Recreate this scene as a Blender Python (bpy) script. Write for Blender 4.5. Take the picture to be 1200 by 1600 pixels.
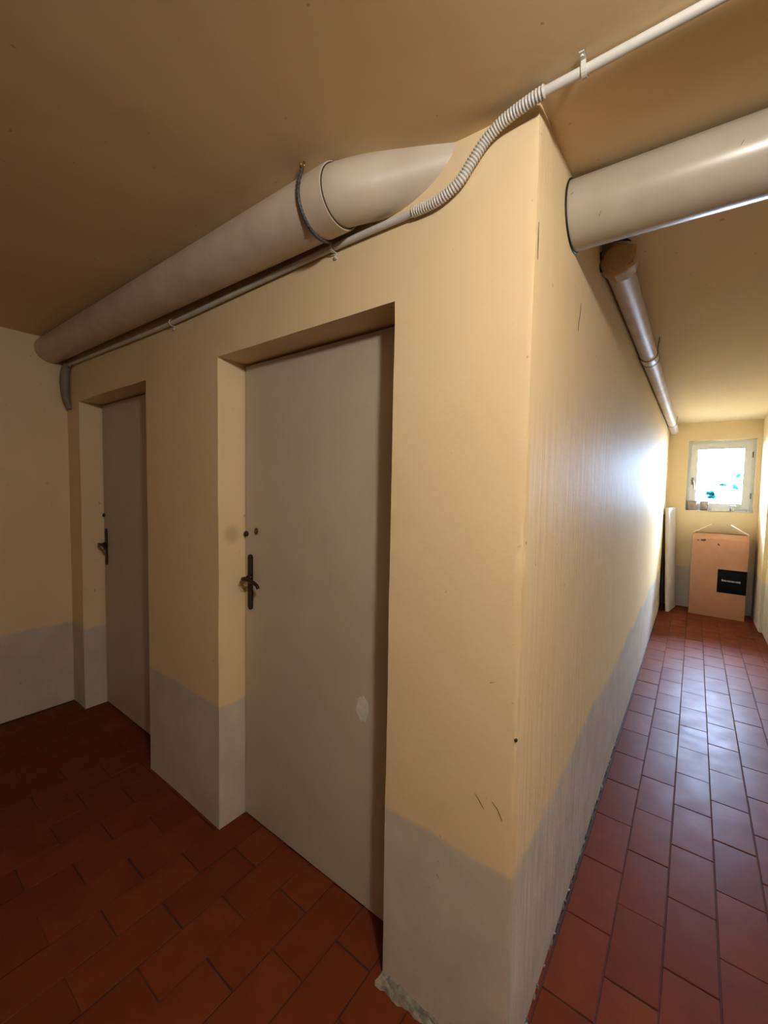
import bpy, bmesh, math, random
from mathutils import Vector, Matrix, noise

for o in list(bpy.data.objects):
    bpy.data.objects.remove(o, do_unlink=True)
SC = bpy.context.scene
COL = SC.collection
PI = math.pi


def srgb(r, g, b):
    def f(c):
        c /= 255.0
        return c / 12.92 if c <= 0.04045 else ((c + 0.055) / 1.055) ** 2.4
    return (f(r), f(g), f(b), 1.0)


# ------------------------------------------------------------------ camera
YAW, PITCH, ROLL = math.radians(36.85), math.radians(-3.137), math.radians(1.043)
FPX = 647.0
CAM = Vector((0.3034, -0.9363, 1.45))
fw = Vector((-math.sin(YAW) * math.cos(PITCH), math.cos(YAW) * math.cos(PITCH), math.sin(PITCH)))
r0 = Vector((math.cos(YAW), math.sin(YAW), 0))
u0 = r0.cross(fw)
rr = r0 * math.cos(ROLL) + u0 * math.sin(ROLL)
uu = -r0 * math.sin(ROLL) + u0 * math.cos(ROLL)
cam_d = bpy.data.cameras.new('camera')
cam_d.sensor_fit = 'VERTICAL'
cam_d.sensor_height = 32.0
cam_d.lens = FPX / 1600.0 * 32.0
cam_d.clip_start = 0.02
cam = bpy.data.objects.new('camera', cam_d)
COL.objects.link(cam)
cam.matrix_world = Matrix(((rr.x, uu.x, -fw.x, CAM.x), (rr.y, uu.y, -fw.y, CAM.y), (rr.z, uu.z, -fw.z, CAM.z), (0, 0, 0, 1)))
SC.camera = cam

# ------------------------------------------------------------------ daylight, lamp, exposure
W = bpy.data.worlds.new('sky')
SC.world = W
W.use_nodes = True
wn = W.node_tree.nodes
wn['Background'].inputs['Color'].default_value = (0.49, 0.66, 1.0, 1)
wn['Background'].inputs['Strength'].default_value = 440.0

pd = bpy.data.lights.new('window_portal', 'AREA')          # sampling portal for the sky through the window opening
pd.shape = 'RECTANGLE'
pd.size, pd.size_y = 0.70, 0.94
pd.cycles.is_portal = True
po = bpy.data.objects.new('window_portal', pd)
COL.objects.link(po)
po.location = (0.535, 5.90, 1.69)
po.rotation_euler = (-PI / 2, 0, 0)

ld = bpy.data.lights.new('cellar_bulb', 'POINT')            # the bare bulb under the ceiling just behind the camera
ld.energy = 50.0
ld.shadow_soft_size = 0.05
ld.color = (1.0, 0.95, 0.89)
lo = bpy.data.objects.new('cellar_bulb', ld)
COL.objects.link(lo)
lo.location = (0.66, -0.86, 2.16)

vs = SC.view_settings
SC.display_settings.display_device = 'sRGB'
vs.view_transform = 'Standard'
vs.look = 'None'
vs.gamma = 1.0
vs.use_curve_mapping = False
vs.exposure = 0.0


# ------------------------------------------------------------------ materials
def new_mat(name):
    m = bpy.data.materials.new(name)
    m.use_nodes = True
    nt = m.node_tree
    return m, nt, nt.nodes['Principled BSDF']


def N(nt, kind, **kw):
    n = nt.nodes.new(kind)
    for k, v in kw.items():
        if k in n.inputs:
            n.inputs[k].default_value = v
        else:
            setattr(n, k, v)
    return n


def pos(nt, scale=(1, 1, 1)):
    g = nt.nodes.new('ShaderNodeNewGeometry')
    m = N(nt, 'ShaderNodeMapping')
    m.inputs['Scale'].default_value = scale
    nt.links.new(g.outputs['Position'], m.inputs['Vector'])
    return m.outputs['Vector']


def noise_tex(nt, vec, scale, detail=4, rough=0.55):
    n = N(nt, 'ShaderNodeTexNoise')
    n.inputs['Scale'].default_value = scale
    n.inputs['Detail'].default_value = detail
    n.inputs['Roughness'].default_value = rough
    nt.links.new(vec, n.inputs['Vector'])
    return n.outputs['Fac']


def math_n(nt, op, a, b=None, c=None, clamp=False):
    n = nt.nodes.new('ShaderNodeMath')
    n.operation = op
    n.use_clamp = clamp
    for i, v in enumerate((a, b, c)):
        if v is None:
            continue
        if isinstance(v, (int, float)):
            n.inputs[i].default_value = v
        else:
            nt.links.new(v, n.inputs[i])
    return n.outputs[0]


def maprange(nt, v, a, b, c=0.0, d=1.0, smooth=False):
    n = nt.nodes.new('ShaderNodeMapRange')
    if smooth:
        n.interpolation_type = 'SMOOTHSTEP'
    nt.links.new(v, n.inputs['Value'])
    for i, x in zip((1, 2, 3, 4), (a, b, c, d)):
        n.inputs[i].default_value = x
    return n.outputs[0]


def mixc(nt, fac, a, b, blend='MIX'):
    n = nt.nodes.new('ShaderNodeMix')
    n.data_type = 'RGBA'
    n.blend_type = blend
    for sock, v in ((n.inputs[0], fac), (n.inputs[6], a), (n.inputs[7], b)):
        if isinstance(v, (int, float)):
            sock.default_value = v
        elif isinstance(v, tuple):
            sock.default_value = v
        else:
            nt.links.new(v, sock)
    return n.outputs[2]


def bump(nt, b, heights, strength=0.3, dist=0.002):
    h = heights[0]
    for x in heights[1:]:
        h = math_n(nt, 'ADD', h, x)
    n = N(nt, 'ShaderNodeBump')
    n.inputs['Strength'].default_value = strength
    n.inputs['Distance'].default_value = dist
    nt.links.new(h, n.inputs['Height'])
    nt.links.new(n.outputs['Normal'], b.inputs['Normal'])


def wall_paint(name, band=True, streaks=False, wave=0.05, soft=0.010, rough=0.5, relief=.5, spec=.3):
    m, nt, b = new_mat(name)
    P = pos(nt)
    sep = N(nt, 'ShaderNodeSeparateXYZ')
    nt.links.new(P, sep.inputs[0])
    big = noise_tex(nt, P, 1.3, 3)
    mid = noise_tex(nt, P, 7.0, 5)
    fine = noise_tex(nt, P, 90.0, 3)
    yel = mixc(nt, maprange(nt, big, .3, .7), srgb(228, 204, 160), srgb(231, 208, 167))
    yel = mixc(nt, maprange(nt, mid, .58, .8, 0, .35), yel, srgb(215, 188, 142))
    col = yel
    if band:
        gr = mixc(nt, maprange(nt, mid, .35, .7), srgb(208, 198, 184), srgb(194, 184, 170))
        w1 = noise_tex(nt, P, 1.7, 2)
        w2 = noise_tex(nt, P, 28.0, 3)
        e = math_n(nt, 'MULTIPLY_ADD', w1, wave, 0.522 - wave * .5)
        e = math_n(nt, 'MULTIPLY_ADD', w2, 0.016, e)
        dz = math_n(nt, 'SUBTRACT', sep.outputs['Z'], e)
        col = mixc(nt, maprange(nt, dz, -soft, soft, 0, 1, True), gr, yel)
    # hand smudge on the reveal beside the near door's lock, dirt spots
    if name == 'wall_paint':
        vm = N(nt, 'ShaderNodeVectorMath', operation='DISTANCE')
        nt.links.new(P, vm.inputs[0])
        vm.inputs[1].default_value = (-1.237, 0.062, 1.25)
        sm = maprange(nt, vm.outputs['Value'], .012, .055, .45, 0, True)
        col = mixc(nt, sm, col, srgb(150, 128, 96))
    sp = noise_tex(nt, P, 38.0, 2, .4)
    col = mixc(nt, maprange(nt, sp, .74, .79, 0, .5), col, srgb(140, 104, 66))
    nt.links.new(col, b.inputs['Base Color'])
    b.inputs['Roughness'].default_value = rough
    b.inputs['Specular IOR Level'].default_value = spec
    hs = [math_n(nt, 'MULTIPLY', mid, 1.6), math_n(nt, 'MULTIPLY', fine, .25)]
    if streaks:
        st = noise_tex(nt, pos(nt, (1, 22, 1.6)), 1.6, 4, .6)
        hs.append(math_n(nt, 'MULTIPLY', st, 1.5))
    bump(nt, b, hs, relief, .003)
    return m


def plain(name, col, rough=.5, metal=0.0, var=None, scale=20.0, spec=.5, bumpd=0.0):
    m, nt, b = new_mat(name)
    P = pos(nt)
    n = noise_tex(nt, P, scale, 4)
    v = var if var else tuple(c * .82 for c in col[:3]) + (1,)
    nt.links.new(mixc(nt, maprange(nt, n, .35, .68), col, v), b.inputs['Base Color'])
    b.inputs['Roughness'].default_value = rough
    b.inputs['Metallic'].default_value = metal
    b.inputs['Specular IOR Level'].default_value = spec
    if bumpd:
        bump(nt, b, [n], .5, bumpd)
    return m


M = {}
M['wall'] = wall_paint('wall_paint', wave=.05)
M['wallB'] = wall_paint('corridor_wall_paint', streaks=True, wave=.16, soft=.03, rough=.6, spec=.003)
M['ceil'] = wall_paint('ceiling_paint', band=False, rough=.85, relief=.2, spec=.1)
M['pvc'] = plain('cream_pipe_paint', srgb(200, 188, 168), .4, scale=9, var=srgb(190, 176, 156))
M['pvc_cross'] = plain('beige_pipe_paint', srgb(176, 167, 151), .3, scale=9, var=srgb(168, 158, 141))
M['pvc_grey'] = plain('grey_pipe_paint', srgb(206, 188, 168), .38, scale=9, var=srgb(190, 172, 152))
M['pvc_small'] = plain('lilac_white_pipe', srgb(218, 206, 200), .45, scale=8, var=srgb(200, 184, 176))
M['lump'] = plain('pipe_plaster', srgb(196, 166, 120), .7, scale=30, bumpd=.002)
M['conduit'] = plain('grey_conduit_plastic', srgb(212, 208, 198), .42, scale=12)
M['sleeve'] = plain('corrugated_plastic', srgb(204, 200, 192), .5, scale=20)
M['dark_hose'] = plain('dull_grey_hose', srgb(138, 128, 110), .6)
M['black'] = plain('black_rubber_and_shade', srgb(22, 18, 15), .6)  # black for rubber, holes and the shade arcs on the corridor pipe
M['strap'] = plain('black_band', srgb(38, 36, 36), .45, scale=300, var=srgb(92, 90, 88))
M['brass'] = plain('aged_brass', srgb(178, 136, 70), .35, 1.0)
M['plate'] = plain('dark_bronze', srgb(46, 28, 20), .42, .5, scale=60)
M['lever'] = plain('worn_bronze', srgb(58, 36, 26), .35, .6, scale=60)
M['brown_metal'] = plain('brown_cover_metal', srgb(120, 78, 52), .3, .6)
M['patch'] = plain('white_filler', srgb(226, 222, 210), .7, scale=60)
M['card'] = plain('corrugated_cardboard', srgb(178, 128, 98), .75, scale=5, var=srgb(166, 116, 86))
M['card_lit'] = plain('cardboard_lit', srgb(226, 200, 170), .8)  # paler than the card: light on the raised flaps is painted in
M['print_black'] = plain('black_print', srgb(9, 9, 11), .6, spec=.1)
M['print_white'] = plain('white_print', srgb(210, 205, 200), .6)
M['smudge'] = plain('dark_stamp', srgb(70, 44, 32), .8)
M['white_board'] = plain('white_laminate', srgb(226, 218, 214), .4, scale=4, var=srgb(214, 206, 202))
M['board_edge'] = plain('cream_edge', srgb(224, 200, 168), .6)
M['sheet_brown'] = plain('dark_brown_sheet', srgb(96, 62, 42), .6)
M['frame'] = plain('window_frame_paint', srgb(243, 244, 244), .4, var=srgb(238, 240, 240))
M['sill'] = plain('white_sill', srgb(238, 234, 222), .5)
M['handle_metal'] = plain('window_handle_metal', srgb(120, 116, 112), .4, .7)
M['cup'] = plain('grey_plastic_pot', srgb(168, 150, 140), .45, scale=12, var=srgb(130, 112, 104))
M['white_cup'] = plain('pale_plastic', srgb(226, 226, 222), .45)
M['pot_out'] = plain('terracotta_pot', srgb(180, 110, 80), .7)
M['plaster_broken'] = plain('broken_plaster', srgb(150, 144, 130), .9, scale=40, var=srgb(96, 94, 82), bumpd=.004)
M['grout'] = plain('dark_grout', srgb(64, 33, 22), .9, scale=60)
M['paver'] = plain('outside_paving', srgb(222, 204, 180), .9)  # pale warm tone carries the sunlight; the scene has no sun
M['out_wall'] = plain('light_well_wall', srgb(240, 238, 230), .9)


def mat_door():
    m, nt, b = new_mat('door_grey_paint')
    P = pos(nt)
    a = noise_tex(nt, P, 2.2, 3)
    c = noise_tex(nt, P, 10, 5)
    col = mixc(nt, maprange(nt, a, .35, .65), srgb(197, 186, 166), srgb(188, 176, 156))
    col = mixc(nt, maprange(nt, c, .6, .8, 0, .4), col, srgb(172, 157, 136))
    nt.links.new(col, b.inputs['Base Color'])
    b.inputs['Roughness'].default_value = .46
    bump(nt, b, [noise_tex(nt, P, 60, 3)], .25, .001)
    return m


M['door'] = mat_door()


def mat_tile():
    m, nt, b = new_mat('terracotta_tile')
    P = pos(nt)
    oi = nt.nodes.new('ShaderNodeObjectInfo')
    a = noise_tex(nt, P, 9, 5)
    c = noise_tex(nt, P, 34, 3)
    base = mixc(nt, oi.outputs['Random'], srgb(102, 49, 29), srgb(113, 57, 36))
    base = mixc(nt, maprange(nt, a, .35, .7, 0, .6), base, srgb(90, 41, 24))
    base = mixc(nt, maprange(nt, c, .7, .8, 0, .4), base, srgb(70, 34, 23))
    nt.links.new(base, b.inputs['Base Color'])
    nt.links.new(maprange(nt, a, .3, .75, .34, .46), b.inputs['Roughness'])
    b.inputs['Specular IOR Level'].default_value = .026
    bump(nt, b, [a, math_n(nt, 'MULTIPLY', c, .2)], .25, .002)
    return m


M['tile'] = mat_tile()


def mat_leaf(name, col, col2):
    m, nt, b = new_mat(name)
    n = noise_tex(nt, pos(nt), 25, 2)
    c = mixc(nt, maprange(nt, n, .35, .65), col, col2)
    nt.links.new(c, b.inputs['Base Color'])
    b.inputs['Roughness'].default_value = .6
    b.inputs['Specular IOR Level'].default_value = 0.0
    t = nt.nodes.new('ShaderNodeBsdfTranslucent')
    nt.links.new(c, t.inputs['Color'])
    mx = nt.nodes.new('ShaderNodeMixShader')
    mx.inputs[0].default_value = .4
    nt.links.new(b.outputs[0], mx.inputs[1])
    nt.links.new(t.outputs[0], mx.inputs[2])
    nt.links.new(mx.outputs[0], nt.nodes['Material Output'].inputs['Surface'])
    return m


M['leaf'] = mat_leaf('blue_green_leaf', srgb(5, 46, 52), srgb(6, 54, 60))
M['leaf2'] = mat_leaf('dark_leaf', srgb(3, 26, 26), srgb(4, 30, 30))
M['dry'] = mat_leaf('dry_leaf', srgb(36, 30, 30), srgb(42, 34, 33))


def mat_glass():
    m = bpy.data.materials.new('window_glass')
    m.use_nodes = True
    nt = m.node_tree
    nt.nodes.remove(nt.nodes['Principled BSDF'])
    t = nt.nodes.new('ShaderNodeBsdfTransparent')
    t.inputs['Color'].default_value = (.95, .98, .98, 1)
    g = nt.nodes.new('ShaderNodeBsdfGlossy')
    g.inputs['Roughness'].default_value = .02
    f = nt.nodes.new('ShaderNodeFresnel')
    f.inputs['IOR'].default_value = 1.45
    mx = nt.nodes.new('ShaderNodeMixShader')
    nt.links.new(f.outputs[0], mx.inputs[0])
    nt.links.new(t.outputs[0], mx.inputs[1])
    nt.links.new(g.outputs[0], mx.inputs[2])
    nt.links.new(mx.outputs[0], nt.nodes['Material Output'].inputs['Surface'])
    return m


M['glass'] = mat_glass()


# ------------------------------------------------------------------ mesh helpers
def obj(name, bm, mat, parent=None, smooth=False, loc=None):
    me = bpy.data.meshes.new(name)
    bm.normal_update()
    if smooth == 'angle':
        for e in bm.edges:
            if len(e.link_faces) == 2 and e.calc_face_angle() > .6:
                e.smooth = False
    bm.to_mesh(me)
    bm.free()
    for mm in (mat if isinstance(mat, (list, tuple)) else [mat]):
        me.materials.append(M[mm])
    if smooth:
        for p in me.polygons:
            p.use_smooth = True
    o = bpy.data.objects.new(name, me)
    COL.objects.link(o)
    if loc is not None:
        o.location = loc
    if parent is not None:
        o.parent = parent
    return o


def tag(o, label=None, cat=None, group=None, kind=None):
    if label:
        o['label'] = label
    if cat:
        o['category'] = cat
    if group:
        o['group'] = group
    if kind:
        o['kind'] = kind
    return o


def thing(name, label, cat, loc=(0, 0, 0), kind=None, group=None):
    o = bpy.data.objects.new(name, None)
    o.empty_display_size = .05
    COL.objects.link(o)
    o.location = loc
    tag(o, label, cat, group, kind)
    return o


def part(name, bm, mat, root, smooth=False):
    """bm holds world coordinates; the part becomes a child of root."""
    bmesh.ops.translate(bm, verts=bm.verts, vec=-root.matrix_basis.translation)
    return obj(name, bm, mat, root, smooth)


def box(bm, a, b, bevel=0.0, seg=2, mat=0):
    a, b = Vector(a), Vector(b)
    ret = bmesh.ops.create_cube(bm, size=1.0)
    vs_ = ret['verts']
    for v in vs_:
        v.co = Vector(((a.x + b.x) / 2 + v.co.x * (b.x - a.x), (a.y + b.y) / 2 + v.co.y * (b.y - a.y), (a.z + b.z) / 2 + v.co.z * (b.z - a.z)))
    fs = list({f for v in vs_ for f in v.link_faces})
    for f in fs:
        f.material_index = mat
    if bevel:
        es = list({e for v in vs_ for e in v.link_edges})
        bmesh.ops.bevel(bm, geom=es, offset=bevel, segments=seg, affect='EDGES', profile=.5)
    return bm


def tube(bm, path, rad, seg=12, cap=True, mat=0):
    """sweep; rad is a number or a list per point"""
    pts = [Vector(p) for p in path]
    n = len(pts)
    rads = rad if isinstance(rad, (list, tuple)) else [rad] * n
    t0 = (pts[1] - pts[0]).normalized()
    up = Vector((0, 0, 1)) if abs(t0.z) < .9 else Vector((1, 0, 0))
    nrm = (up - t0 * up.dot(t0)).normalized()
    rings = []
    for i in range(n):
        if i == 0:
            t = t0
        elif i == n - 1:
            t = (pts[i] - pts[i - 1]).normalized()
        else:
            t = ((pts[i + 1] - pts[i]).normalized() + (pts[i] - pts[i - 1]).normalized()).normalized()
        nrm = (nrm - t * nrm.dot(t)).normalized()
        bn = t.cross(nrm)
        rings.append([bm.verts.new(pts[i] + (nrm * math.cos(2 * PI * k / seg) + bn * math.sin(2 * PI * k / seg)) * rads[i]) for k in range(seg)])
    for i in range(n - 1):
        for k in range(seg):
            f = bm.faces.new((rings[i][k], rings[i][(k + 1) % seg], rings[i + 1][(k + 1) % seg], rings[i + 1][k]))
            f.material_index = mat
            f.smooth = True
    if cap:
        bm.faces.new([bm.verts.new(v.co) for v in reversed(rings[0])]).material_index = mat
        bm.faces.new([bm.verts.new(v.co) for v in rings[-1]]).material_index = mat
    return bm


def smooth_path(pts, n=8):
    """Catmull-Rom through the points"""
    P = [Vector(p) for p in pts]
    P = [P[0] * 2 - P[1]] + P + [P[-1] * 2 - P[-2]]
    out = []
    for i in range(1, len(P) - 2):
        for k in range(n):
            t = k / n
            a, b, c, d = P[i - 1], P[i], P[i + 1], P[i + 2]
            out.append(.5 * ((2 * b) + (c - a) * t + (2 * a - 5 * b + 4 * c - d) * t * t + (3 * b - a - 3 * c + d) * t ** 3))
    out.append(P[-2])
    return out


def lathe(bm, prof, center, seg=24, axis='Z'):
    c = Vector(center)
    rings = []
    for r, h in prof:
        ring = []
        for k in range(seg):
            a = 2 * PI * k / seg
            if axis == 'Z':
                p = Vector((r * math.cos(a), r * math.sin(a), h))
            else:
                p = Vector((r * math.cos(a), h, r * math.sin(a)))
            ring.append(bm.verts.new(c + p))
        rings.append(ring)
    for i in range(len(rings) - 1):
        for k in range(seg):
            f = bm.faces.new((rings[i][k], rings[i][(k + 1) % seg], rings[i + 1][(k + 1) % seg], rings[i + 1][k]))
            f.smooth = True
    bm.faces.new(list(reversed(rings[0])))
    bm.faces.new(rings[-1])
    bmesh.ops.recalc_face_normals(bm, faces=bm.faces)
    return bm


def prism(bm, outline, y0, y1):
    """outline [(x, z)] extruded along y"""
    f = [bm.verts.new((x, y0, z)) for x, z in outline]
    k = [bm.verts.new((x, y1, z)) for x, z in outline]
    n = len(outline)
    bm.faces.new(f)
    bm.faces.new(list(reversed(k)))
    for i in range(n):
        bm.faces.new((f[(i + 1) % n], f[i], k[i], k[(i + 1) % n]))
    bmesh.ops.recalc_face_normals(bm, faces=bm.faces)
    return bm


def wob(P, amp=.0022):
    """hand-plastered unevenness, the same at every shared edge"""
    v = noise.noise_vector(P * 3.1) * amp + noise.noise_vector(P * 17.0) * (amp * .35)
    return P + v


def steps(cuts, d):
    out = []
    for a, b in zip(cuts[:-1], cuts[1:]):
        n = max(1, round((b - a) / d))
        out += [a + (b - a) * i / n for i in range(n)]
    return out + [cuts[-1]]


def grid(bm, fn, us, vs_, skip=None, mod=None):
    V = {}

    def vert(i, j):
        if (i, j) not in V:
            p = wob(Vector(fn(us[i], vs_[j])))
            if mod:
                p = mod(p)
            V[i, j] = bm.verts.new(p)
        return V[i, j]
    for i in range(len(us) - 1):
        for j in range(len(vs_) - 1):
            if skip and skip((us[i] + us[i + 1]) / 2, (vs_[j] + vs_[j + 1]) / 2):
                continue
            bm.faces.new((vert(i, j), vert(i + 1, j), vert(i + 1, j + 1), vert(i, j + 1)))
    return bm


# ------------------------------------------------------------------ dimensions
LX, RX, RXF, YF, YR = -2.98, 0.940, 0.912, 5.68, -4.6
RX2, YC = 3.4, 0.62              # unseen lobby, made wide behind the camera to cut bounced light
D1 = (-1.237, -0.3745, 1.962)      # near opening: left, right, top
D2 = (-2.775, -1.863, 1.961)       # far opening
DEP = 0.122
TOPZ = 2.49


def ceil_z(x, y):
    t = math.log1p(math.exp(-x / .10)) * .10 + math.log1p(math.exp(y / .10)) * .10 if max(-x, y) < 20 else 20
    t = max(0, t - .08)
    return 2.279 + .08 * (1 - math.exp(-t / 1.0))


# ------------------------------------------------------------------ setting: walls
random.seed(3)
CHIPS = [(1.575, .012, .007), (1.36, .03, .005), (1.30, .012, .009), (1.22, .02, .004), (1.13, .012, .005), (.872, .010, .010),
         (.62, .03, .004), (.50, .015, .006), (1.05, .018, .004), (.95, .012, .003), (.74, .02, .003), (.40, .02, .003), (1.46, .015, .003)]


def chip(p):
    """knock the arris of the outside corner back where it is chipped"""
    if abs(p.x) < .0055 and abs(p.y) < .0055:
        a = .0012 + .0010 * noise.noise(Vector((0, 0, p.z * 40)))
        for z, w, d in CHIPS:
            a += d * max(0, 1 - abs(p.z - z) / w)
        return p + Vector((-a, a, 0)) * .7
    return p


ZS = steps([-.03, D2[2], D1[2], TOPZ], .02)
ZS = sorted(set(round(z, 4) for z in ZS))
xs = steps([LX, D2[0], D2[1], D1[0], D1[1], -.024], .045) + [-.012, -.005, 0.0]
bm = bmesh.new()


def in_door(x, z):
    return any(d[0] < x < d[1] and z < d[2] for d in (D1, D2))


grid(bm, lambda x, z: (x, 0, z), xs, ZS, in_door, chip)
ys = steps([0, .2], .04)
for d in (D1, D2):
    zz = [z for z in ZS if z <= d[2] + 1e-4]
    grid(bm, lambda y, z: (d[0], y, z), ys, zz)
    grid(bm, lambda y, z: (d[1], y, z), list(reversed(ys)), zz)
    xx = [x for x in xs if d[0] - 1e-4 <= x <= d[1] + 1e-4]
    grid(bm, lambda x, y: (x, y, d[2]), xx, ys)
bmesh.ops.remove_doubles(bm, verts=bm.verts, dist=.0004)
box(bm, (LX - .25, .30, -.1), (-.05, .36, 2.5))
wall_front = tag(obj('wall_front', bm, 'wall', smooth='angle'), 'yellow plastered wall with grey lower band holding the two grey doors', 'wall', kind='structure')

bm = bmesh.new()
ysB = [0.0, .005, .012, .024] + steps([.024, .5], .03)[1:] + steps([.5, YF], .08)[1:]
grid(bm, lambda y, z: (0, y, z), ysB, ZS, None, chip)
bmesh.ops.remove_doubles(bm, verts=bm.verts, dist=.0004)
box(bm, (-.11, .25, -.1), (-.05, YF + .29, 2.5))
wall_side = tag(obj('wall_side', bm, 'wallB', smooth='angle'), 'long yellow corridor wall running from the outside corner to the window', 'wall', kind='structure')

bm = bmesh.new()
grid(bm, lambda y, z: (LX, y, z), steps([YR, 0.05], .06), steps([-.03, TOPZ], .05))
box(bm, (LX - .25, YR - .2, -.1), (LX - .12, .33, 2.5))
wall_left = tag(obj('wall_left', bm, 'wall', smooth='angle'), 'dim yellow wall with grey lower band at far left', 'wall', kind='structure')

bm = bmesh.new()
grid(bm, lambda y, z: (RX, y, z), list(reversed(steps([YC, 4.95], .09))), steps([-.03, TOPZ], .07))
grid(bm, lambda x, z: (x, YC, z), steps([RX, RX2], .1), steps([-.03, TOPZ], .07))
grid(bm, lambda y, z: (RX2, y, z), list(reversed(steps([YR, YC], .1))), steps([-.03, TOPZ], .07))
grid(bm, lambda x, z: (x, 4.95, z), [RXF, RX], steps([-.03, TOPZ], .07))
grid(bm, lambda y, z: (RXF, y, z), list(reversed(steps([4.95, 6.0], .07))), steps([-.03, TOPZ], .07))
box(bm, (RX + .05, YC + .05, -.1), (RX + .12, YF + .29, 2.5))
box(bm, (RX + .05, YC + .05, -.1), (RX2 + .15, YC + .12, 2.5))
box(bm, (RX2 + .05, YR - .2, -.1), (RX2 + .15, YC + .12, 2.5))
wall_right = tag(obj('wall_right', bm, 'wallB', smooth='angle'), 'bright corridor wall on the right beside the window', 'wall', kind='structure')

bm = bmesh.new()
grid(bm, lambda x, z: (x, YR, z), list(reversed(steps([LX, RX2], .1))), steps([-.03, TOPZ], .1))
box(bm, (LX - .25, YR - .2, -.1), (RX2 + .15, YR - .1, 2.5))
wall_rear = tag(obj('wall_rear', bm, 'wall'), 'yellow wall behind the camera', 'wall', kind='structure')

# far wall with the window opening
WX0, WX1, WZ0, WZ1 = .207, .868, 1.246, 2.138
WD = .19
bm = bmesh.new()
xf = steps([-.02, WX0, WX1, RX + .02], .05)
zf = steps([-.03, WZ0, WZ1, TOPZ], .05)
grid(bm, lambda x, z: (x, YF, z), xf, zf, lambda x, z: WX0 < x < WX1 and WZ0 < z < WZ1)
yw = steps([YF, YF + .30], .05)
zz = [z for z in zf if WZ0 - 1e-4 <= z <= WZ1 + 1e-4]
xx = [x for x in xf if WX0 - 1e-4 <= x <= WX1 + 1e-4]
grid(bm, lambda y, z: (WX0, y, z), yw, zz)
grid(bm, lambda y, z: (WX1, y, z), list(reversed(yw)), zz)
grid(bm, lambda x, y: (x, y, WZ1), xx, yw)
grid(bm, lambda x, y: (x, y, WZ0), xx, list(reversed(yw)))
bmesh.ops.remove_doubles(bm, verts=bm.verts, dist=.0004)
# outer leaf that closes the wall towards outside
box(bm, (-1.5, YF + .26, -.5), (WX0 + .004, YF + .30, 4.0))
box(bm, (WX1 - .004, YF + .26, -.5), (2.5, YF + .30, 4.0))
box(bm, (WX0 - .002, YF + .26, WZ1 - .004), (WX1 + .002, YF + .30, 4.0))
box(bm, (WX0 - .002, YF + .26, -.5), (WX1 + .002, YF + .30, WZ0 + .004))
wall_end = tag(obj('wall_end', bm, 'wall', smooth='angle'), 'yellow end wall of the corridor with the small window', 'wall', kind='structure')

# ceiling: gently uneven slab over corridor and lobby
bm = bmesh.new()
grid(bm, lambda x, y: (x, y, ceil_z(x, y)), steps([LX - .02, 0, RX + .02, RX2 + .02], .09), list(reversed(steps([YR - .02, 0, .25], .09))))
grid(bm, lambda x, y: (x, y, ceil_z(x, y)), steps([RX + .02, RX2 + .02], .09), list(reversed(steps([.25, YC + .05], .1))))
grid(bm, lambda x, y: (x, y, ceil_z(x, y)), steps([-.02, RX + .02], .09), list(reversed(steps([.25, YF + .02], .1))))
bmesh.ops.remove_doubles(bm, verts=bm.verts, dist=.0004)
box(bm, (LX - .26, YR - .21, 2.47), (RX2 + .16, YF + .28, 2.52))
ceiling = tag(obj('ceiling', bm, 'ceil', smooth='angle'), 'low brownish yellow plaster ceiling', 'ceiling', kind='structure')

# ------------------------------------------------------------------ floor with separate tiles
bm = bmesh.new()
box(bm, (LX - .26, YR - .21, -.10), (RX2 + .16, YF + .28, -.0035))
floor = tag(obj('floor', bm, 'grout'), 'terracotta tiled floor of lobby and corridor', 'floor', kind='structure')
PX, PY, JT = .1405, .2805, .0032


def tile_mesh(i):
    bm = bmesh.new()
    rnd = random.Random(i)
    w, l = PX - JT, PY - JT
    bv = .0018
    top = [(-w / 2 + bv, -l / 2 + bv), (w / 2 - bv, -l / 2 + bv), (w / 2 - bv, l / 2 - bv), (-w / 2 + bv, l / 2 - bv)]
    mid = [(-w / 2, -l / 2), (w / 2, -l / 2), (w / 2, l / 2), (-w / 2, l / 2)]
    tz = [rnd.uniform(-.0006, .0006) for _ in range(4)]
    c = bm.verts.new((rnd.uniform(-.01, .01), rnd.uniform(-.02, .02), .0005))
    T = [bm.verts.new((x, y, z)) for (x, y), z in zip(top, tz)]
    Q = [bm.verts.new((x, y, -.0016)) for x, y in mid]
    B = [bm.verts.new((x, y, -.010)) for x, y in mid]
    for k in range(4):
        n = (k + 1) % 4
        bm.faces.new((c, T[k], T[n]))
        bm.faces.new((T[k], Q[k], Q[n], T[n]))
        bm.faces.new((Q[k], B[k], B[n], Q[n]))
    bm.faces.new(list(reversed(B)))
    me = bpy.data.meshes.new('tile')
    bm.to_mesh(me)
    bm.free()
    for p in me.polygons[:]:
        p.use_smooth = False
    me.materials.append(M['tile'])
    return me


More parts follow.
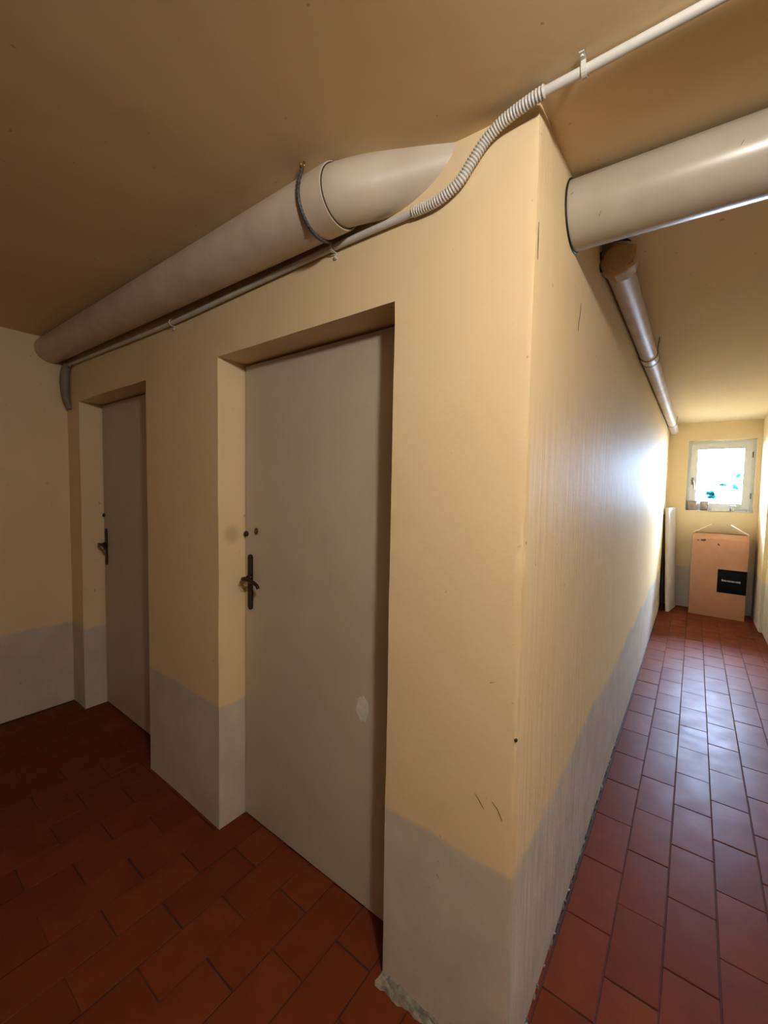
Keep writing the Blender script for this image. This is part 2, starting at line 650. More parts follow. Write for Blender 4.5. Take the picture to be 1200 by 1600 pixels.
TM = [tile_mesh(i) for i in range(8)]
rest = bmesh.new()
rnd = random.Random(11)
n_tiles = 0
for k in range(-22, 25):
    x = .010 + PX * (k + .5)
    if x - PX / 2 < LX - .08 or x + PX / 2 > RX2 + .12:
        continue
    ph = -.011 if k % 2 == 0 else .130
    j0 = int((YR - .1) / PY) - 1
    for j in range(j0, 24):
        y = ph + PY * (j + .5)
        if y - PY / 2 > YF or y + PY / 2 < YR:
            continue
        if k < 0 and y - PY / 2 > .16:
            continue
        if k > 6 and y - PY / 2 > YC:
            continue
        shown = (0 <= k <= 6 and y > -.55) or (k < 0 and y > -.62 - max(0, x + 1.2) * .0 and y > -1.0 + .0 * x)
        if shown and n_tiles < 300:
            t = bpy.data.objects.new('tile', TM[rnd.randrange(8)])
            COL.objects.link(t)
            t.location = (x + rnd.uniform(-.0006, .0006), y + rnd.uniform(-.002, .002), rnd.uniform(-.0005, .0003))
            t.rotation_euler = (rnd.uniform(-.003, .003), rnd.uniform(-.004, .004), (PI if rnd.random() < .5 else 0) + rnd.uniform(-.003, .003))
            t.parent = floor
            n_tiles += 1
        else:
            box(rest, (x - PX / 2 + .0016, y - PY / 2 + .0016, -.010), (x + PX / 2 - .0016, y + PY / 2 - .0016, 0))
tag(obj('floor_tiles', rest, 'tile', floor), kind='stuff')


# ------------------------------------------------------------------ doors
def make_door(name, d, label, near):
    x0, x1, zt = d
    root = thing(name, label, 'door', ((x0 + x1) / 2, DEP, 0), 'structure')
    bm = bmesh.new()
    box(bm, (x0 + .008, DEP, .008), (x1 + .0, DEP + .035, zt - .009), .0025, 2)
    leaf = part('leaf', bm, 'door', root)
    bm = bmesh.new()
    box(bm, (x0 - .03, DEP + .040, -.004), (x1 + .03, DEP + .07, zt + .03))
    part('frame_rebate', bm, 'black', root)
    # long backplate with rounded ends
    px, za, zb, hw = x0 + .047, .928, 1.165, .0145
    bm = bmesh.new()
    ol = [(px + hw * math.cos(a), zb - hw + hw * math.sin(a)) for a in [PI * i / 10 for i in range(11)]]
    ol += [(px + hw * math.cos(a), za + hw + hw * math.sin(a)) for a in [PI + PI * i / 10 for i in range(11)]]
    prism(bm, ol, DEP - .006, DEP + .001)
    plate = part('backplate', bm, 'plate', root)
    bm = bmesh.new()
    prism(bm, [(px - .003, .985), (px + .003, .985), (px + .0025, 1.0), (px - .0025, 1.0)], DEP - .0066, DEP - .005)
    o = obj('keyhole', bm, 'black', plate)
    o.data.transform(Matrix.Translation(-root.location))
    # lever
    zl = 1.066
    bm = bmesh.new()
    lathe(bm, [(.013, -.014), (.013, -.004), (.010, 0)], (px, DEP, zl), 16, 'Y')
    path = smooth_path([(px, DEP - .004, zl), (px, DEP - .030, zl), (px + .004, DEP - .043, zl + .001), (px + .02, DEP - .050, zl + .003),
                        (px + .05, DEP - .051, zl + .004), (px + .085, DEP - .050, zl - .001), (px + .106, DEP - .048, zl - .012), (px + .112, DEP - .047, zl - .024)], 5)
    n = len(path)
    tube(bm, path, [.0075 if i < n * .35 else .0085 - .003 * (i / n - .35) for i in range(n)], 10)
    part('lever_handle', bm, 'lever', root, True)
    # upper lock: round bolt cover at the leaf edge, drop-shaped swinging cover
    bm = bmesh.new()
    lathe(bm, [(.004, -.011), (.010, -.009), (.012, -.003), (.012, .001)], (x0 + .018, DEP, 1.25), 16, 'Y')
    part('bolt_knob', bm, 'black', root, True)
    if near:
        bm = bmesh.new()
        cx, cz = x0 + .085, 1.268
        ol = []
        for i in range(20):
            a = 2 * PI * i / 20
            r = .010
            ol.append((cx + r * math.cos(a) * (1 - .25 * max(0, math.sin(a))), cz + (r * 1.25 if math.sin(a) > 0 else r * 1.7) * math.sin(a)))
        prism(bm, ol, DEP - .004, DEP + .001)
        part('keyhole_cover', bm, 'brown_metal', root)
        bm = bmesh.new()
        cx, cz = -.567, .705
        rn = random.Random(5)
        ol = [(cx + (.026 + rn.uniform(-.004, .004)) * math.cos(2 * PI * i / 18), cz + (.044 + rn.uniform(-.006, .006)) * math.sin(2 * PI * i / 18)) for i in range(18)]
        prism(bm, ol, DEP - .0012, DEP + .001)
        tag(part('filler_patch', bm, 'patch', root), 'white patch of filler')
    return root


make_door('door_1', D1, 'wide grey door nearest the corner with a white filler patch', True)
make_door('door_2', D2, 'dim grey door farther left, next to the left wall', False)
# ring hanging on the near lever
for d, lab in ((D1, 'thin brass ring hanging from the lever of the nearest door'), (D2, 'thin brass ring hanging from the lever of the far dim door')):
    bm = bmesh.new()
    cx, cy, cz, R = d[0] + .047, DEP - .032, 1.066 - .0075 - .012, .019
    pts = [(cx + R * math.sin(a) * .75, cy + R * math.sin(a) * .66, cz + R * math.cos(a)) for a in [2 * PI * i / 24 for i in range(25)]]
    tube(bm, pts, .0014, 6, False)
    tag(obj('key_ring', bm, 'brass'), lab, 'ring', 'rings on door levers')

# ------------------------------------------------------------------ big drain pipe along the doors' wall
p = thing('drain_pipe', 'fat cream drain pipe running under ceiling above the two doors', 'pipe', (-2.9, -.083, 2.28))


def segs(a, b, n):
    a, b = Vector(a), Vector(b)
    return [a.lerp(b, i / n) for i in range(n + 1)]


PA0, PA1 = Vector((-3.06, -.083, 2.287)), Vector((-.500, -.085, 2.237))
bm = bmesh.new()
ax = PA1 - PA0
tube(bm, [PA0, PA1 - ax.normalized() * .004, PA1], [.0805, .0805, .0795], 40)
part('main_pipe', bm, 'pvc_grey', p)
bm = bmesh.new()
P1 = Vector((-.36, 0.0, 2.268))
dr = Vector((.16, .085, .033))
tube(bm, smooth_path([PA1 - ax.normalized() * .05, PA1 + Vector((.01, .004, .002)), P1, P1 + dr * .9, P1 + dr * 1.6], 5), .0735, 40)
part('branch_pipe', bm, 'pvc', p)
bm = bmesh.new()
gd = (PA1 - PA0).normalized()
tube(bm, [PA1 - gd * .001, PA1 + gd * .0025], .0768, 40)
part('joint_groove', bm, 'smudge', p)

# pipe hanger: eye hook in ceiling with a black band round the pipe
h = thing('pipe_hanger', 'black chain band looped under the drain pipe from a brass ceiling hook', 'hanger', (-.578, -.16, 2.31))
cy, cz, R = -.085, 2.2385, .0845
pth = [Vector((-.571, -.158, 2.296)), Vector((-.573, -.1655, 2.272))]
for i in range(15):
    a = math.radians(172 + i * 9.5)
    pth.append(Vector((-.575 - .006 * i / 14, cy + R * math.cos(a), cz + R * math.sin(a))))
bm = bmesh.new()
sp = smooth_path(pth, 3)
tube(bm, sp, .0047, 8)
band = part('band', bm, 'strap', h, True)
bm = bmesh.new()       # chain links standing proud on the band
L = 0
for i in range(1, len(sp) - 1, 2):
    t = (sp[i + 1] - sp[i - 1]).normalized()
    q = t.to_track_quat('Z', 'X').to_matrix().to_4x4()
    bmesh.ops.create_uvsphere(bm, u_segments=8, v_segments=5, radius=.0052, matrix=Matrix.Translation(sp[i]) @ q @ Matrix.Diagonal((1.1, 1.1, .55, 1)))
part('chain_links', bm, 'strap', h, True)
bm = bmesh.new()
hk = [(-.571, -.158, 2.345), (-.571, -.158, 2.318)] + [(-.571 + .008 * math.sin(a), -.158, 2.306 + .010 * math.cos(a)) for a in [math.radians(20 + 32 * i) for i in range(11)]]
tube(bm, hk, .0022, 8)
part('ceiling_hook', bm, 'brass', h, True)

# ------------------------------------------------------------------ big pipe across the corridor
p = thing('cross_pipe', 'fat glossy cream pipe crossing corridor under ceiling from side wall', 'pipe', (0, .31, 2.205))
bm = bmesh.new()
A, B = Vector((-.06, .3055, 2.2043)), Vector((RX + .02, .383, 2.2155))
tube(bm, [A, B], .085, 56)
part('pipe_run', bm, 'pvc_cross', p)
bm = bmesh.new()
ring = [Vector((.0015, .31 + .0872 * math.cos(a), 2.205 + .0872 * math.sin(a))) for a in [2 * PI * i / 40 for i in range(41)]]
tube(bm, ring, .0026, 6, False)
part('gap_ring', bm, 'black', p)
for i, (dx, a0, a1) in enumerate([(.075, 222, 214), (.345, 190, 182), (.012, 176, 171)]):
    bm = bmesh.new()
    pts = [Vector((dx + .006 * t, .31 + .077 * dx + .0851 * math.cos(math.radians(a0 + (a1 - a0) * t)), 2.205 + .0114 * dx + .0851 * math.sin(math.radians(a0 + (a1 - a0) * t)))) for t in (0, .33, .66, 1)]
    tube(bm, pts, [.0002, .0005, .0005, .0002], 5)
    part('scuff', bm, 'smudge', p)

# ------------------------------------------------------------------ thin pipe along the corridor wall
SXc, SZc, SR = .0475, 2.258, .0435
p = thing('corridor_pipe', 'slim white pipe running along side wall towards the window', 'pipe', (SXc, .8, SZc))


def syl(y0, y1, prof, mat, name, seg=28, smooth=True):
    bm = bmesh.new()
    tube(bm, [(SXc, y, SZc + (y - .8) * .004) for y, _ in prof], [r for _, r in prof], seg)
    return part(name, bm, mat, p)


syl(0, 0, [(.74, SR), (1.94, SR)], 'pvc_small', 'pipe_run')
syl(0, 0, [(1.936, .0463), (1.945, .0468), (2.05, .0468), (2.056, .0455)], 'pvc_small', 'socket')
syl(0, 0, [(2.05, .0478), (2.066, .0478)], 'black', 'gasket')
syl(0, 0, [(2.06, SR), (4.95, SR)], 'pvc_small', 'pipe_run')
syl(0, 0, [(4.94, .0465), (4.955, .0468), (5.69, .0468)], 'pvc_small', 'end_socket')
for yb in (1.93, 4.93):
    bm = bmesh.new()
    a0 = [Vector((SXc + .047 * math.cos(a), yb, SZc + (yb - .8) * .004 + .047 * math.sin(a))) for a in [math.radians(200 + 20 * i) for i in range(10)]]
    tube(bm, a0 + [Vector((SXc + .052, yb, 2.35))], .0018, 6)
    part('wire_clip', bm, 'black', p)
# lumpy plastered end towards the camera
bm = bmesh.new()
rn = random.Random(8)
rings = []
NS = 11
rj = [rn.uniform(.92, 1.1) for _ in range(NS)]
for y, r in ((.772, .050), (.786, .058), (.80, .0605), (.86, .057), (.885, .046)):
    pass
prof = [(.700, .045), (.706, .055), (.716, .059), (.775, .056), (.79, .046)]
for y, r in prof:
    ring = []
    for k in range(NS):
        a = 2 * PI * k / NS
        rj2 = rj[k] * (1 + rn.uniform(-.03, .03))
        ring.append(bm.verts.new((SXc + .006 + r * rj2 * math.cos(a), y + rn.uniform(-.003, .003), SZc - .004 + r * rj2 * math.sin(a) * .92)))
    rings.append(ring)
for i in range(len(rings) - 1):
    for k in range(NS):
        bm.faces.new((rings[i][k], rings[i][(k + 1) % NS], rings[i + 1][(k + 1) % NS], rings[i + 1][k]))
bm.faces.new(list(reversed(rings[0])))
bm.faces.new(rings[-1])
bmesh.ops.recalc_face_normals(bm, faces=bm.faces)
part('plastered_end', bm, 'lump', p)
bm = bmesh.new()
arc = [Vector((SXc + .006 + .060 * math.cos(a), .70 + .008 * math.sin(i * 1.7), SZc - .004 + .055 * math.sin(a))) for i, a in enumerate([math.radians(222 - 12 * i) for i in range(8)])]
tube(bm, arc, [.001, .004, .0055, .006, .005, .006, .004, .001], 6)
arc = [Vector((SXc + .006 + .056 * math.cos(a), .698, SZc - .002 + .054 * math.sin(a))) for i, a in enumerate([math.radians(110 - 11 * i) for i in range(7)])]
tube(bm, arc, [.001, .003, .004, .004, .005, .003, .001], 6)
part('gap_shade', bm, 'black', p)  # black arcs stand in for the shade between lump and wall

# ------------------------------------------------------------------ electrical conduit
p = thing('electrical_conduit', 'thin pale grey conduit with corrugated bend climbing to the ceiling at the corner', 'conduit', (-.32, -.015, 2.17))
bm = bmesh.new()
tube(bm, smooth_path([(-2.90, -.014, 2.196), (-2.2, -.014, 2.178), (-1.574, -.013, 2.164), (-1.0, -.014, 2.166), (-.59, -.014, 2.167), (-.295, -.014, 2.162)], 6), .0092, 12)
part('rigid_tube', bm, 'conduit', p)
bm = bmesh.new()
hp = smooth_path([(-.312, -.015, 2.1625), (-.262, -.017, 2.1605), (-.222, -.019, 2.164), (-.177, -.020, 2.182), (-.145, -.020, 2.214), (-.115, -.020, 2.243), (-.082, -.024, 2.258), (-.048, -.030, 2.262), (-.012, -.036, 2.263), (.022, -.040, 2.2635)], 40)
dl = [0.0]
for a, b in zip(hp[:-1], hp[1:]):
    dl.append(dl[-1] + (b - a).length)
NR = 54
sm, rs = [], []
idx = 0
for i in range(NR * 6 + 1):
    s = dl[-1] * i / (NR * 6)
    while idx < len(dl) - 2 and dl[idx + 1] < s:
        idx += 1
    f = (s - dl[idx]) / max(1e-9, dl[idx + 1] - dl[idx])
    sm.append(hp[idx].lerp(hp[idx + 1], f))
    rs.append((.0102, .0107, .0127, .0131, .0127, .0107)[i % 6])
tube(bm, sm, rs, 14)
part('corrugated_sleeve', bm, 'sleeve', p)
bm = bmesh.new()
tube(bm, [(.005, -.039, 2.2635), (.3, -.036, 2.2640), (RX + .01, -.034, 2.265)], .0092, 12)
part('rigid_tube', bm, 'conduit', p)


def clip_part(c, along, out, up):
    """saddle clip: band over the tube plus a screw tab. along = tube direction, out = away from the fixing surface"""
    along, out, up = Vector(along), Vector(out), Vector(up)
    bm = bmesh.new()
    c = Vector(c)
    hw = .0045
    prof = [(.0125 * math.cos(a), .0125 * math.sin(a)) for a in [math.radians(-20 + 22 * i) for i in range(11)]]
    prof = [(-.0125, -.010)] + [(-x, y) for x, y in prof][::1][::-1][:0] + [(x, y) for x, y in prof[::-1]] + [(.0125, -.010), (.0300, -.010)]
    inner = []
    vs0, vs1 = [], []
    for (u, w) in prof:
        for s, lst in ((-1, vs0), (1, vs1)):
            lst.append(bm.verts.new(c + along * hw * s + up * u + out * w))
    for i in range(len(prof) - 1):
        bm.faces.new((vs0[i], vs0[i + 1], vs1[i + 1], vs1[i]))
    bmesh.ops.recalc_face_normals(bm, faces=bm.faces)
    ret = bmesh.ops.solidify(bm, geom=bm.faces[:], thickness=-.0022)
    cc = c + up * .024 - out * .0085
    tube(bm, [cc, cc + out * .004], .0035, 8)
    return bm


part('clip', clip_part((-.594, -.014, 2.167), (1, 0, 0), (0, -1, 0), (0, 0, -1)), 'conduit', p)
part('clip', clip_part((-1.574, -.013, 2.164), (1, 0, 0), (0, -1, 0), (0, 0, -1)), 'conduit', p)
part('clip', clip_part((.094, -.0375, 2.2637), (1, 0, 0), (0, 0, -1), (0, -1, 0)), 'conduit', p)
bm = bmesh.new()
tube(bm, smooth_path([(-2.86, -.018, 2.192), (-2.90, -.022, 2.185), (-2.925, -.026, 2.14), (-2.93, -.026, 2.05), (-2.925, -.02, 1.98), (-2.915, -.004, 1.925)], 6), [.013 + .012 * math.sin(min(1, i / 12) * PI / 2) * (1 - max(0, i - 14) / 20) for i in range(31)], 12)
part('corner_drop', bm, 'dark_hose', p)

# ------------------------------------------------------------------ wear on the walls
rn = random.Random(21)
bm = bmesh.new()
rows = []
NC = 17
for i in range(NC + 1):
    t = i / NC
    x = -.375 + t * .30
    hh = (.020 * (1 - t) ** .7 + .008) * rn.uniform(.5, 1.1)
    dd = (.014 * (1 - t) + .012) * rn.uniform(.7, 1.2)
    rows.append([bm.verts.new((x + rn.uniform(-.007, .007), yy, zz)) for yy, zz in
                 ((.003, hh), (-.004 - rn.uniform(0, .004), hh * rn.uniform(.85, 1.0)), (-dd * .55, hh * rn.uniform(.45, .8)), (-dd * .9, hh * rn.uniform(.15, .5)), (-dd - rn.uniform(0, .005), .0), (.003, .0))])
for a, b in zip(rows[:-1], rows[1:]):
    for q in range(6):
        bm.faces.new((a[q], b[q], b[(q + 1) % 6], a[(q + 1) % 6]))
bm.faces.new(rows[0])
bm.faces.new(list(reversed(rows[-1])))
bmesh.ops.recalc_face_normals(bm, faces=bm.faces)
part('crumbled_plaster', bm, 'plaster_broken', wall_front)
bm = bmesh.new()
for i in range(40):
    y = .05 + i * .045 + rn.uniform(-.02, .02)
    mt = Matrix.Translation((.002, y, -.001)) @ Matrix.Rotation(rn.uniform(0, 6), 4, 'X') @ Matrix.Diagonal((.6, 2.2, .7, 1))
    bmesh.ops.create_icosphere(bm, subdivisions=1, radius=rn.uniform(.004, .009), matrix=mt)
part('mortar_crumbs', bm, 'plaster_broken', wall_side)
bm = bmesh.new()
bmesh.ops.create_uvsphere(bm, u_segments=10, v_segments=6, radius=.0042, matrix=Matrix.Translation((-.0035, .002, .872)))
part('nail_hole', bm, 'black', wall_front)


def scuffs(root, pts, rad, name='scuff', mat='smudge'):
    for poly in pts:
        bm = bmesh.new()
        n = len(poly)
        tube(bm, poly, [rad * (.35 + .65 * math.sin(PI * (i + .5) / n)) for i in range(n)], 5)
        part(name, bm, mat, root)


scuffs(wall_side, [[(.002, .435, 2.02), (.002, .43, 1.985), (.002, .415, 1.955), (.002, .413, 1.93)]], .0008)
scuffs(wall_side, [[(.002, .012, 2.04), (.002, .013, 2.0), (.002, .0125, 1.96)]], .0007)
scuffs(wall_front, [[(-.098, -.002, .70), (-.085, -.002, .685), (-.075, -.002, .672)], [(-.055, -.002, .70), (-.04, -.002, .688), (-.028, -.002, .665)], [(-.07, -.002, .99), (-.06, -.002, .995)],
                    [(-.20, -.002, .43), (-.192, -.002, .42)]], .0005)

# ------------------------------------------------------------------ carton at the end of the corridor
c = thing('cardboard_box', 'tall brown cardboard carton with black printed panel under the window', 'box', (.57, 5.50, 0))
ang = math.radians(-3.5)
bx0, bx1, by0, by1, bh = -.262, .262, -.15, .13, .985
RM = Matrix.Translation((.572, 5.496, 0)) @ Matrix.Rotation(ang, 4, 'Z')


def bpart(name, bm, mat, root=c):
    bmesh.ops.transform(bm, matrix=RM, verts=bm.verts)
    return part(name, bm, mat, root)


th = .006
bm = bmesh.new()
# walls as sheets with thickness, front slightly bulged, corner worn at the bottom right
box(bm, (bx0, by0, .0), (bx1, by0 + th, bh - .055), .002, 1)
body_front = bpart('front_panel', bm, 'card')
bm = bmesh.new()
box(bm, (bx0, by1 - th, 0), (bx1, by1, bh), .002, 1)
bpart('back_panel', bm, 'card')
for sx in (bx0, bx1 - th):
    bm = bmesh.new()
    box(bm, (sx, by0 + th, 0), (sx + th, by1 - th, bh), .002, 1)
    bpart('side_panel', bm, 'card')
bm = bmesh.new()
box(bm, (bx0 + th, by0 + th, .002), (bx1 - th, by1 - th, .010))
bpart('bottom_panel', bm, 'card')
# front rim: creased strip leaning inwards
bm = bmesh.new()
box(bm, (bx0 + .004, -th, 0), (bx1 - .004, 0, .062), .002, 1)
bmesh.ops.transform(bm, matrix=Matrix.Translation((0, by0 + th, bh - .056)) @ Matrix.Rotation(math.radians(-14), 4, 'X'), verts=bm.verts)
bpart('front_flap', bm, 'card')
for s in (-1, 1):
    bm = bmesh.new()
    ln = .20
    box(bm, (0, by0 + .012, -th / 2), (ln, by1 - .01, th / 2), .0015, 1)
    for f in bm.faces:
        pass
    a = math.radians(34)
    if s < 0:
        mt = Matrix.Translation((bx0 + .003, 0, bh + .002)) @ Matrix.Rotation(-a, 4, 'Y')
    else:
        mt = Matrix.Translation((bx1 - .003, 0, bh + .002)) @ Matrix.Rotation(PI + a, 4, 'Y')
    bmesh.ops.transform(bm, matrix=mt, verts=bm.verts)
    bpart('side_flap', bm, 'card_lit')
bm = bmesh.new()
box(bm, (-.002, by0 - .0012, .302), (bx1 - .001, by0 + .001, .578))
lab = bpart('printed_panel', bm, 'print_black')
tag(lab, 'black printed panel with a line of small white lettering')
# the small white line of lettering (too small to read in the photograph)
rn = random.Random(4)
bm = bmesh.new()
x = .038
while x < .205:
    w = rn.choice((.009, .011, .013))
    hgt = .022 if x > .185 or x < .05 else .017
    z0 = .440 - (x - .04) * .03
    box(bm, (x, by0 - .0022, z0), (x + .0032, by0 - .0010, z0 + hgt))
    if rn.random() < .75:
        box(bm, (x + w - .0035, by0 - .0022, z0), (x + w - .0004, by0 - .0010, z0 + hgt * rn.choice((1, .7, 1))))
    for q in rn.sample((0, .5, 1), 2):
        box(bm, (x, by0 - .0022, z0 + (hgt - .003) * q), (x + w - .001, by0 - .0010, z0 + (hgt - .003) * q + .003))
    x += w + .0035
bmesh.ops.transform(bm, matrix=RM, verts=bm.verts)
bmesh.ops.translate(bm, verts=bm.verts, vec=-c.location)
obj('lettering', bm, 'print_white', lab)
for (sx, sz, w, hh) in ((-.205, .905, .018, .006), (-.155, .908, .028, .012), (-.143, .915, .014, .010), (-.012, .872, .008, .014), (-.004, .862, .006, .010)):
    bm = bmesh.new()
    prism(bm, [(sx + w * math.cos(2 * PI * i / 9) * (.8 + .3 * ((i * 7) % 3) / 2), sz + hh * math.sin(2 * PI * i / 9)) for i in range(9)], by0 - .0008, by0 + .001)
    bpart('stamp_mark', bm, 'smudge')

# ------------------------------------------------------------------ white panel and brown sheet leaning by the corridor wall
def board(name, label, base, top_x, hgt, thick, y0, y1, mats, yaw):
    root = thing(name, label, 'board', (base, (y0 + y1) / 2, 0))
    ln = y1 - y0
    ta = math.atan2(base - top_x, hgt)
    for nm, x0, x1, m in mats:
        bm = bmesh.new()
        box(bm, (x0, -ln / 2 if nm != 'front_edge' else -ln / 2 - .003, .0), (x1, ln / 2, hgt), .001, 1)
        bmesh.ops.transform(bm, matrix=Matrix.Rotation(yaw, 4, 'Z') @ Matrix.Rotation(-ta, 4, 'Y'), verts=bm.verts)
        obj(nm, bm, m, root)
    return root


board('white_panel', 'white panel with cream edge leaning upright on corridor wall beside the carton', .100, .042, 1.285, .04, 5.235, 5.60,
      (('core_board', .0, .012, 'board_edge'), ('white_face', .012, .038, 'white_board')), math.radians(-9))
board('brown_sheet', 'dark brown thin sheet standing behind the white panel', .030, .004, 1.20, .01, 5.26, 5.62, (('sheet', 0, .006, 'sheet_brown'),), 0)  # thin dark brown sheet filling the strip behind the white panel

# ------------------------------------------------------------------ window
w = thing('window_1', 'small white framed window at the end of the corridor', 'window', (.5375, YF + WD, WZ0), 'structure')
fy0, fy1 = YF + .115, YF + .175


def bar(a, b, mat, name, root=w, bev=.004):
    bm = bmesh.new()
    box(bm, a, b, bev, 2)
    return part(name, bm, mat, root)


ft = .036
bar((WX0, fy0, WZ0), (WX0 + ft, fy1, WZ1), 'frame', 'frame_stile')
bar((WX1 - ft, fy0, WZ0), (WX1, fy1, WZ1), 'frame', 'frame_stile')
bar((WX0 + ft, fy0, WZ1 - ft), (WX1 - ft, fy1, WZ1), 'frame', 'frame_rail')
bar((WX0 + ft, fy0, WZ0), (WX1 - ft, fy1, WZ0 + ft), 'frame', 'frame_rail')
sx0, sx1, sz0, sz1 = WX0 + ft - .006, WX1 - ft + .006, WZ0 + ft - .006, WZ1 - ft + .006
st = .076
sy0, sy1 = fy0 - .016, fy0 - .001
syg = fy0 + .012
bar((sx0, sy0, sz0), (sx0 + st, sy1, sz1), 'frame', 'sash_stile')
bar((sx1 - st, sy0, sz0), (sx1, sy1, sz1), 'frame', 'sash_stile')
bar((sx0 + st, sy0, sz1 - st), (sx1 - st, sy1, sz1), 'frame', 'sash_rail')
bar((sx0 + st, sy0, sz0), (sx1 - st, sy1, sz0 + st), 'frame', 'sash_rail')
for a_, b_ in (((sx0 + st - .02, sy1, sz0), (sx0 + st, fy1 - .01, sz1)), ((sx1 - st, sy1, sz0), (sx1 - st + .02, fy1 - .01, sz1)), ((sx0 + st, sy1, sz1 - st), (sx1 - st, fy1 - .01, sz1 - st + .02)), ((sx0 + st, sy1, sz0 + st - .02), (sx1 - st, fy1 - .01, sz0 + st))):
    bar(a_, b_, 'frame', 'glazing_bead', bev=.001)
bar((sx0 + st - .008, syg - .003, sz0 + st - .008), (sx1 - st + .008, syg + .003, sz1 - st + .008), 'glass', 'pane', bev=0)
bm = bmesh.new()
hx, hz = sx0 + .030, 1.63
box(bm, (hx - .012, sy0 - .008, hz - .045), (hx + .012, sy0, hz + .045), .004, 2)
tube(bm, smooth_path([(hx, sy0 - .004, hz), (hx, sy0 - .040, hz), (hx + .012, sy0 - .05, hz - .02), (hx + .018, sy0 - .05, hz - .10)], 5), .008, 8)
part('window_handle', bm, 'handle_metal', w, True)
for hz in (1.45, 1.95):
    bm = bmesh.new()
    tube(bm, [(sx1 + .004, sy0 - .006, hz - .035), (sx1 + .004, sy0 - .006, hz + .035)], .007, 10)
    part('hinge', bm, 'handle_metal', w)
bar((WX0 + .002, YF - .006, WZ0 + .002), (WX1 - .002, fy0, WZ0 + .010), 'sill', 'window_sill', bev=.003)

# things on the sill
SILL = WZ0 + .010


def pot(name, label, x, y, r0, r1, hgt, mat, grp='pots and cups on the window sill'):
    root = thing(name, label, 'pot', (x, y, SILL), group=grp)
    bm = bmesh.new()
    lathe(bm, [(r0, 0), (r1, hgt), (r1 - .003, hgt), (r0 - .003, .004)], (x, y, SILL), 28)
    part('body', bm, mat, root)
    bm = bmesh.new()
    lathe(bm, [(r1 - .001, hgt - .012), (r1 + .003, hgt - .010), (r1 + .003, hgt), (r1 - .004, hgt + .001), (r1 - .005, hgt - .012)], (x, y, SILL), 28)
    part('rim', bm, mat, root)
    return root


pot('plastic_pot', 'larger grey brown plastic pot in the left corner of the sill', .277, 5.735, .044, .058, .122, 'cup')
pot('plastic_pot', 'smaller grey brown pot second from left on the sill', .398, 5.735, .036, .048, .116, 'cup')
pot('small_cup', 'small pale cup standing right of the middle of the sill', .684, 5.73, .016, .024, .070, 'white_cup')
t = thing('plastic_tray', 'low clear-looking white tray lying in the middle of the sill', 'tray', (.56, 5.73, SILL))
bm = bmesh.new()
box(bm, (.475, 5.70, SILL), (.650, 5.765, SILL + .004), .001, 1)
part('base', bm, 'white_cup', t)
for a, b in (((.475, 5.70, SILL + .004), (.650, 5.703, SILL + .034)), ((.475, 5.762, SILL + .004), (.650, 5.765, SILL + .034)), ((.475, 5.703, SILL + .004), (.478, 5.762, SILL + .034)), ((.647, 5.703, SILL + .004), (.650, 5.762, SILL + .034))):
    bm = bmesh.new()
    box(bm, a, b)
    part('rim_side', bm, 'white_cup', t)
t = thing('small_bracket', 'small pale bridge-shaped holder at the right end of the sill', 'holder', (.775, 5.73, SILL))
bm = bmesh.new()
box(bm, (.735, 5.715, SILL + .026), (.815, 5.745, SILL + .034), .002, 1)
part('top_plate', bm, 'white_cup', t)
for x in (.737, .806):
    bm = bmesh.new()
    box(bm, (x, 5.718, SILL), (x + .007, 5.742, SILL + .026), .001, 1)
    part('foot', bm, 'white_cup', t)

# ------------------------------------------------------------------ outside: paved light well with plants
bm = bmesh.new()
box(bm, (-3, YF + .30, WZ0 - .16), (4, YF + 14, WZ0 - .10))
tag(obj('outside_paving', bm, 'paver'), 'pale paving outside the window with sunlight painted into its colour', 'paving', kind='structure')


def leaf_blade(bm, base, d, ln, wd, droop, rn):
    d = Vector(d).normalized()
    side = d.cross(Vector((0, 0, 1)))
    side = side.normalized() if side.length > .01 else Vector((1, 0, 0))
    prev = None
    for i in range(5):
        t = i / 4
        pnt = Vector(base) + d * ln * t + Vector((0, 0, -droop * t * t))
        w_ = wd * math.sin(PI * min(.98, .12 + .86 * t))
        cur = (bm.verts.new(pnt - side * w_), bm.verts.new(pnt + side * w_))
        if prev:
            bm.faces.new((prev[0], prev[1], cur[1], cur[0]))
        prev = cur


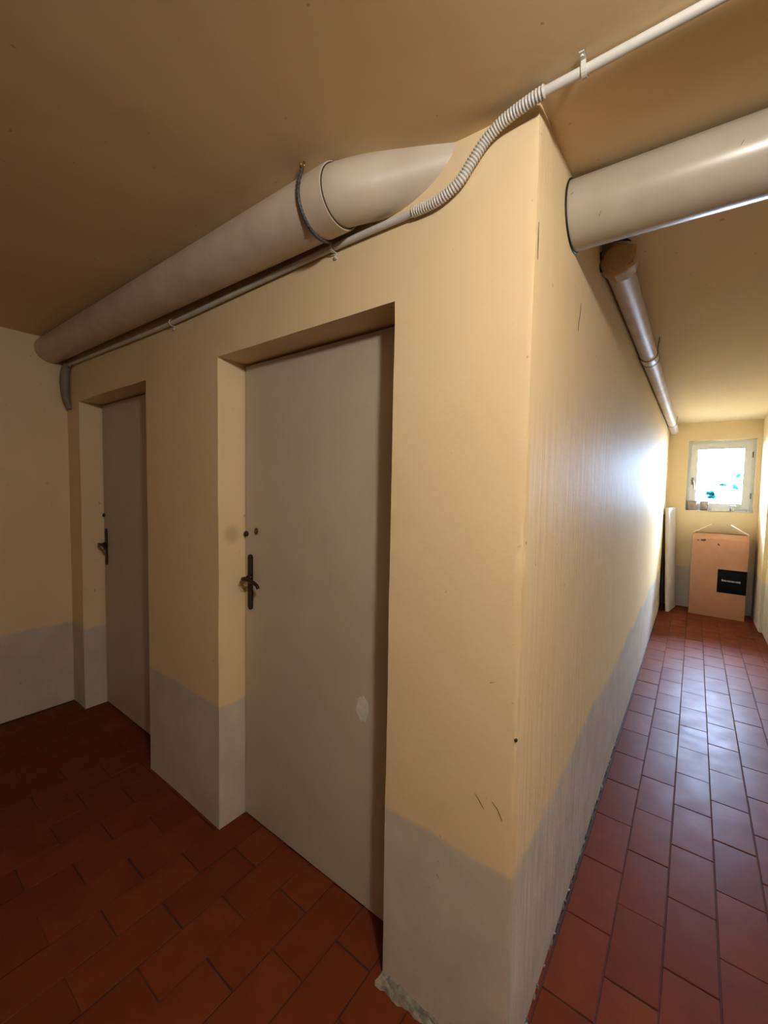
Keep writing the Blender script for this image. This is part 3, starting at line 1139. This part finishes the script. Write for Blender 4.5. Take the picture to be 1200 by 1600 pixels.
t = thing('spiky_plant', 'bushy blue green plant outside behind lower left of the window', 'plant', (.47, 6.12, WZ0 - .10))
bm = bmesh.new()
lathe(bm, [(.055, 0), (.080, .22), (.072, .22), (.05, .02)], (.47, 6.12, WZ0 - .10), 20)
part('pot', bm, 'pot_out', t)
rn = random.Random(9)
bm = bmesh.new()
for i in range(120):
    a = rn.uniform(0, 2 * PI)
    e = rn.uniform(.15, 1.25)
    leaf_blade(bm, (.47 + rn.uniform(-.03, .03), 6.12 + rn.uniform(-.03, .03), WZ0 + .15 + rn.uniform(0, .09)), (math.cos(a), math.sin(a) * .8, math.sin(e) * .8), rn.uniform(.08, .13), rn.uniform(.013, .019), rn.uniform(.0, .04), rn)
part('foliage', bm, 'leaf', t)
t = thing('leafy_plant', 'broad leaved plant with a few dark leaves outside right of the window middle', 'plant', (.66, 6.2, WZ0 - .10))
bm = bmesh.new()
tube(bm, smooth_path([(.66, 6.2, WZ0 - .10), (.65, 6.2, WZ0 + .12), (.67, 6.2, WZ0 + .28), (.70, 6.2, WZ0 + .44)], 5), .004, 6)
part('stem', bm, 'dry', t)
for (lx, lz, dx, dz, ln) in ((.64, 1.58, -.9, .25, .10), (.60, 1.60, -.8, -.3, .06), (.69, 1.60, .6, -.6, .11), (.72, 1.68, .5, .7, .09), (.66, 1.64, -.2, .5, .06), (.68, 1.56, .7, -.2, .07)):
    bm = bmesh.new()
    leaf_blade(bm, (lx, 6.2, lz), (dx, .12, dz), ln, ln * .30, .01, rn)
    bmesh.ops.rotate(bm, verts=bm.verts, cent=(lx, 6.2, lz), matrix=Matrix.Rotation(.9, 3, Vector((dx, .12, dz)).normalized()))
    part('leaf', bm, 'leaf2', t)
t = thing('dry_creeper', 'sparse brownish creeper hanging outside the upper window', 'plant', (.5, 6.3, WZ0 - .10))
bm = bmesh.new()
tube(bm, smooth_path([(.36, 6.3, WZ0 - .10), (.34, 6.3, 1.6), (.36, 6.3, 1.85), (.45, 6.3, 2.0), (.62, 6.3, 2.02), (.76, 6.3, 1.92)], 6), .0012, 5)
part('stem', bm, 'dry', t)
bm = bmesh.new()
for (lx, lz) in ((.36, 1.90), (.345, 1.80), (.40, 1.775), (.47, 1.66), (.49, 1.64), (.66, 1.99), (.69, 2.0), (.72, 1.99), (.74, 1.79), (.78, 1.52), (.50, 2.03), (.44, 1.60), (.40, 1.62)):
    leaf_blade(bm, (lx, 6.3, lz), (rn.uniform(-1, 1), .1, rn.uniform(-.5, .2)), .055, .012, .005, rn)
part('foliage', bm, 'dry', t)
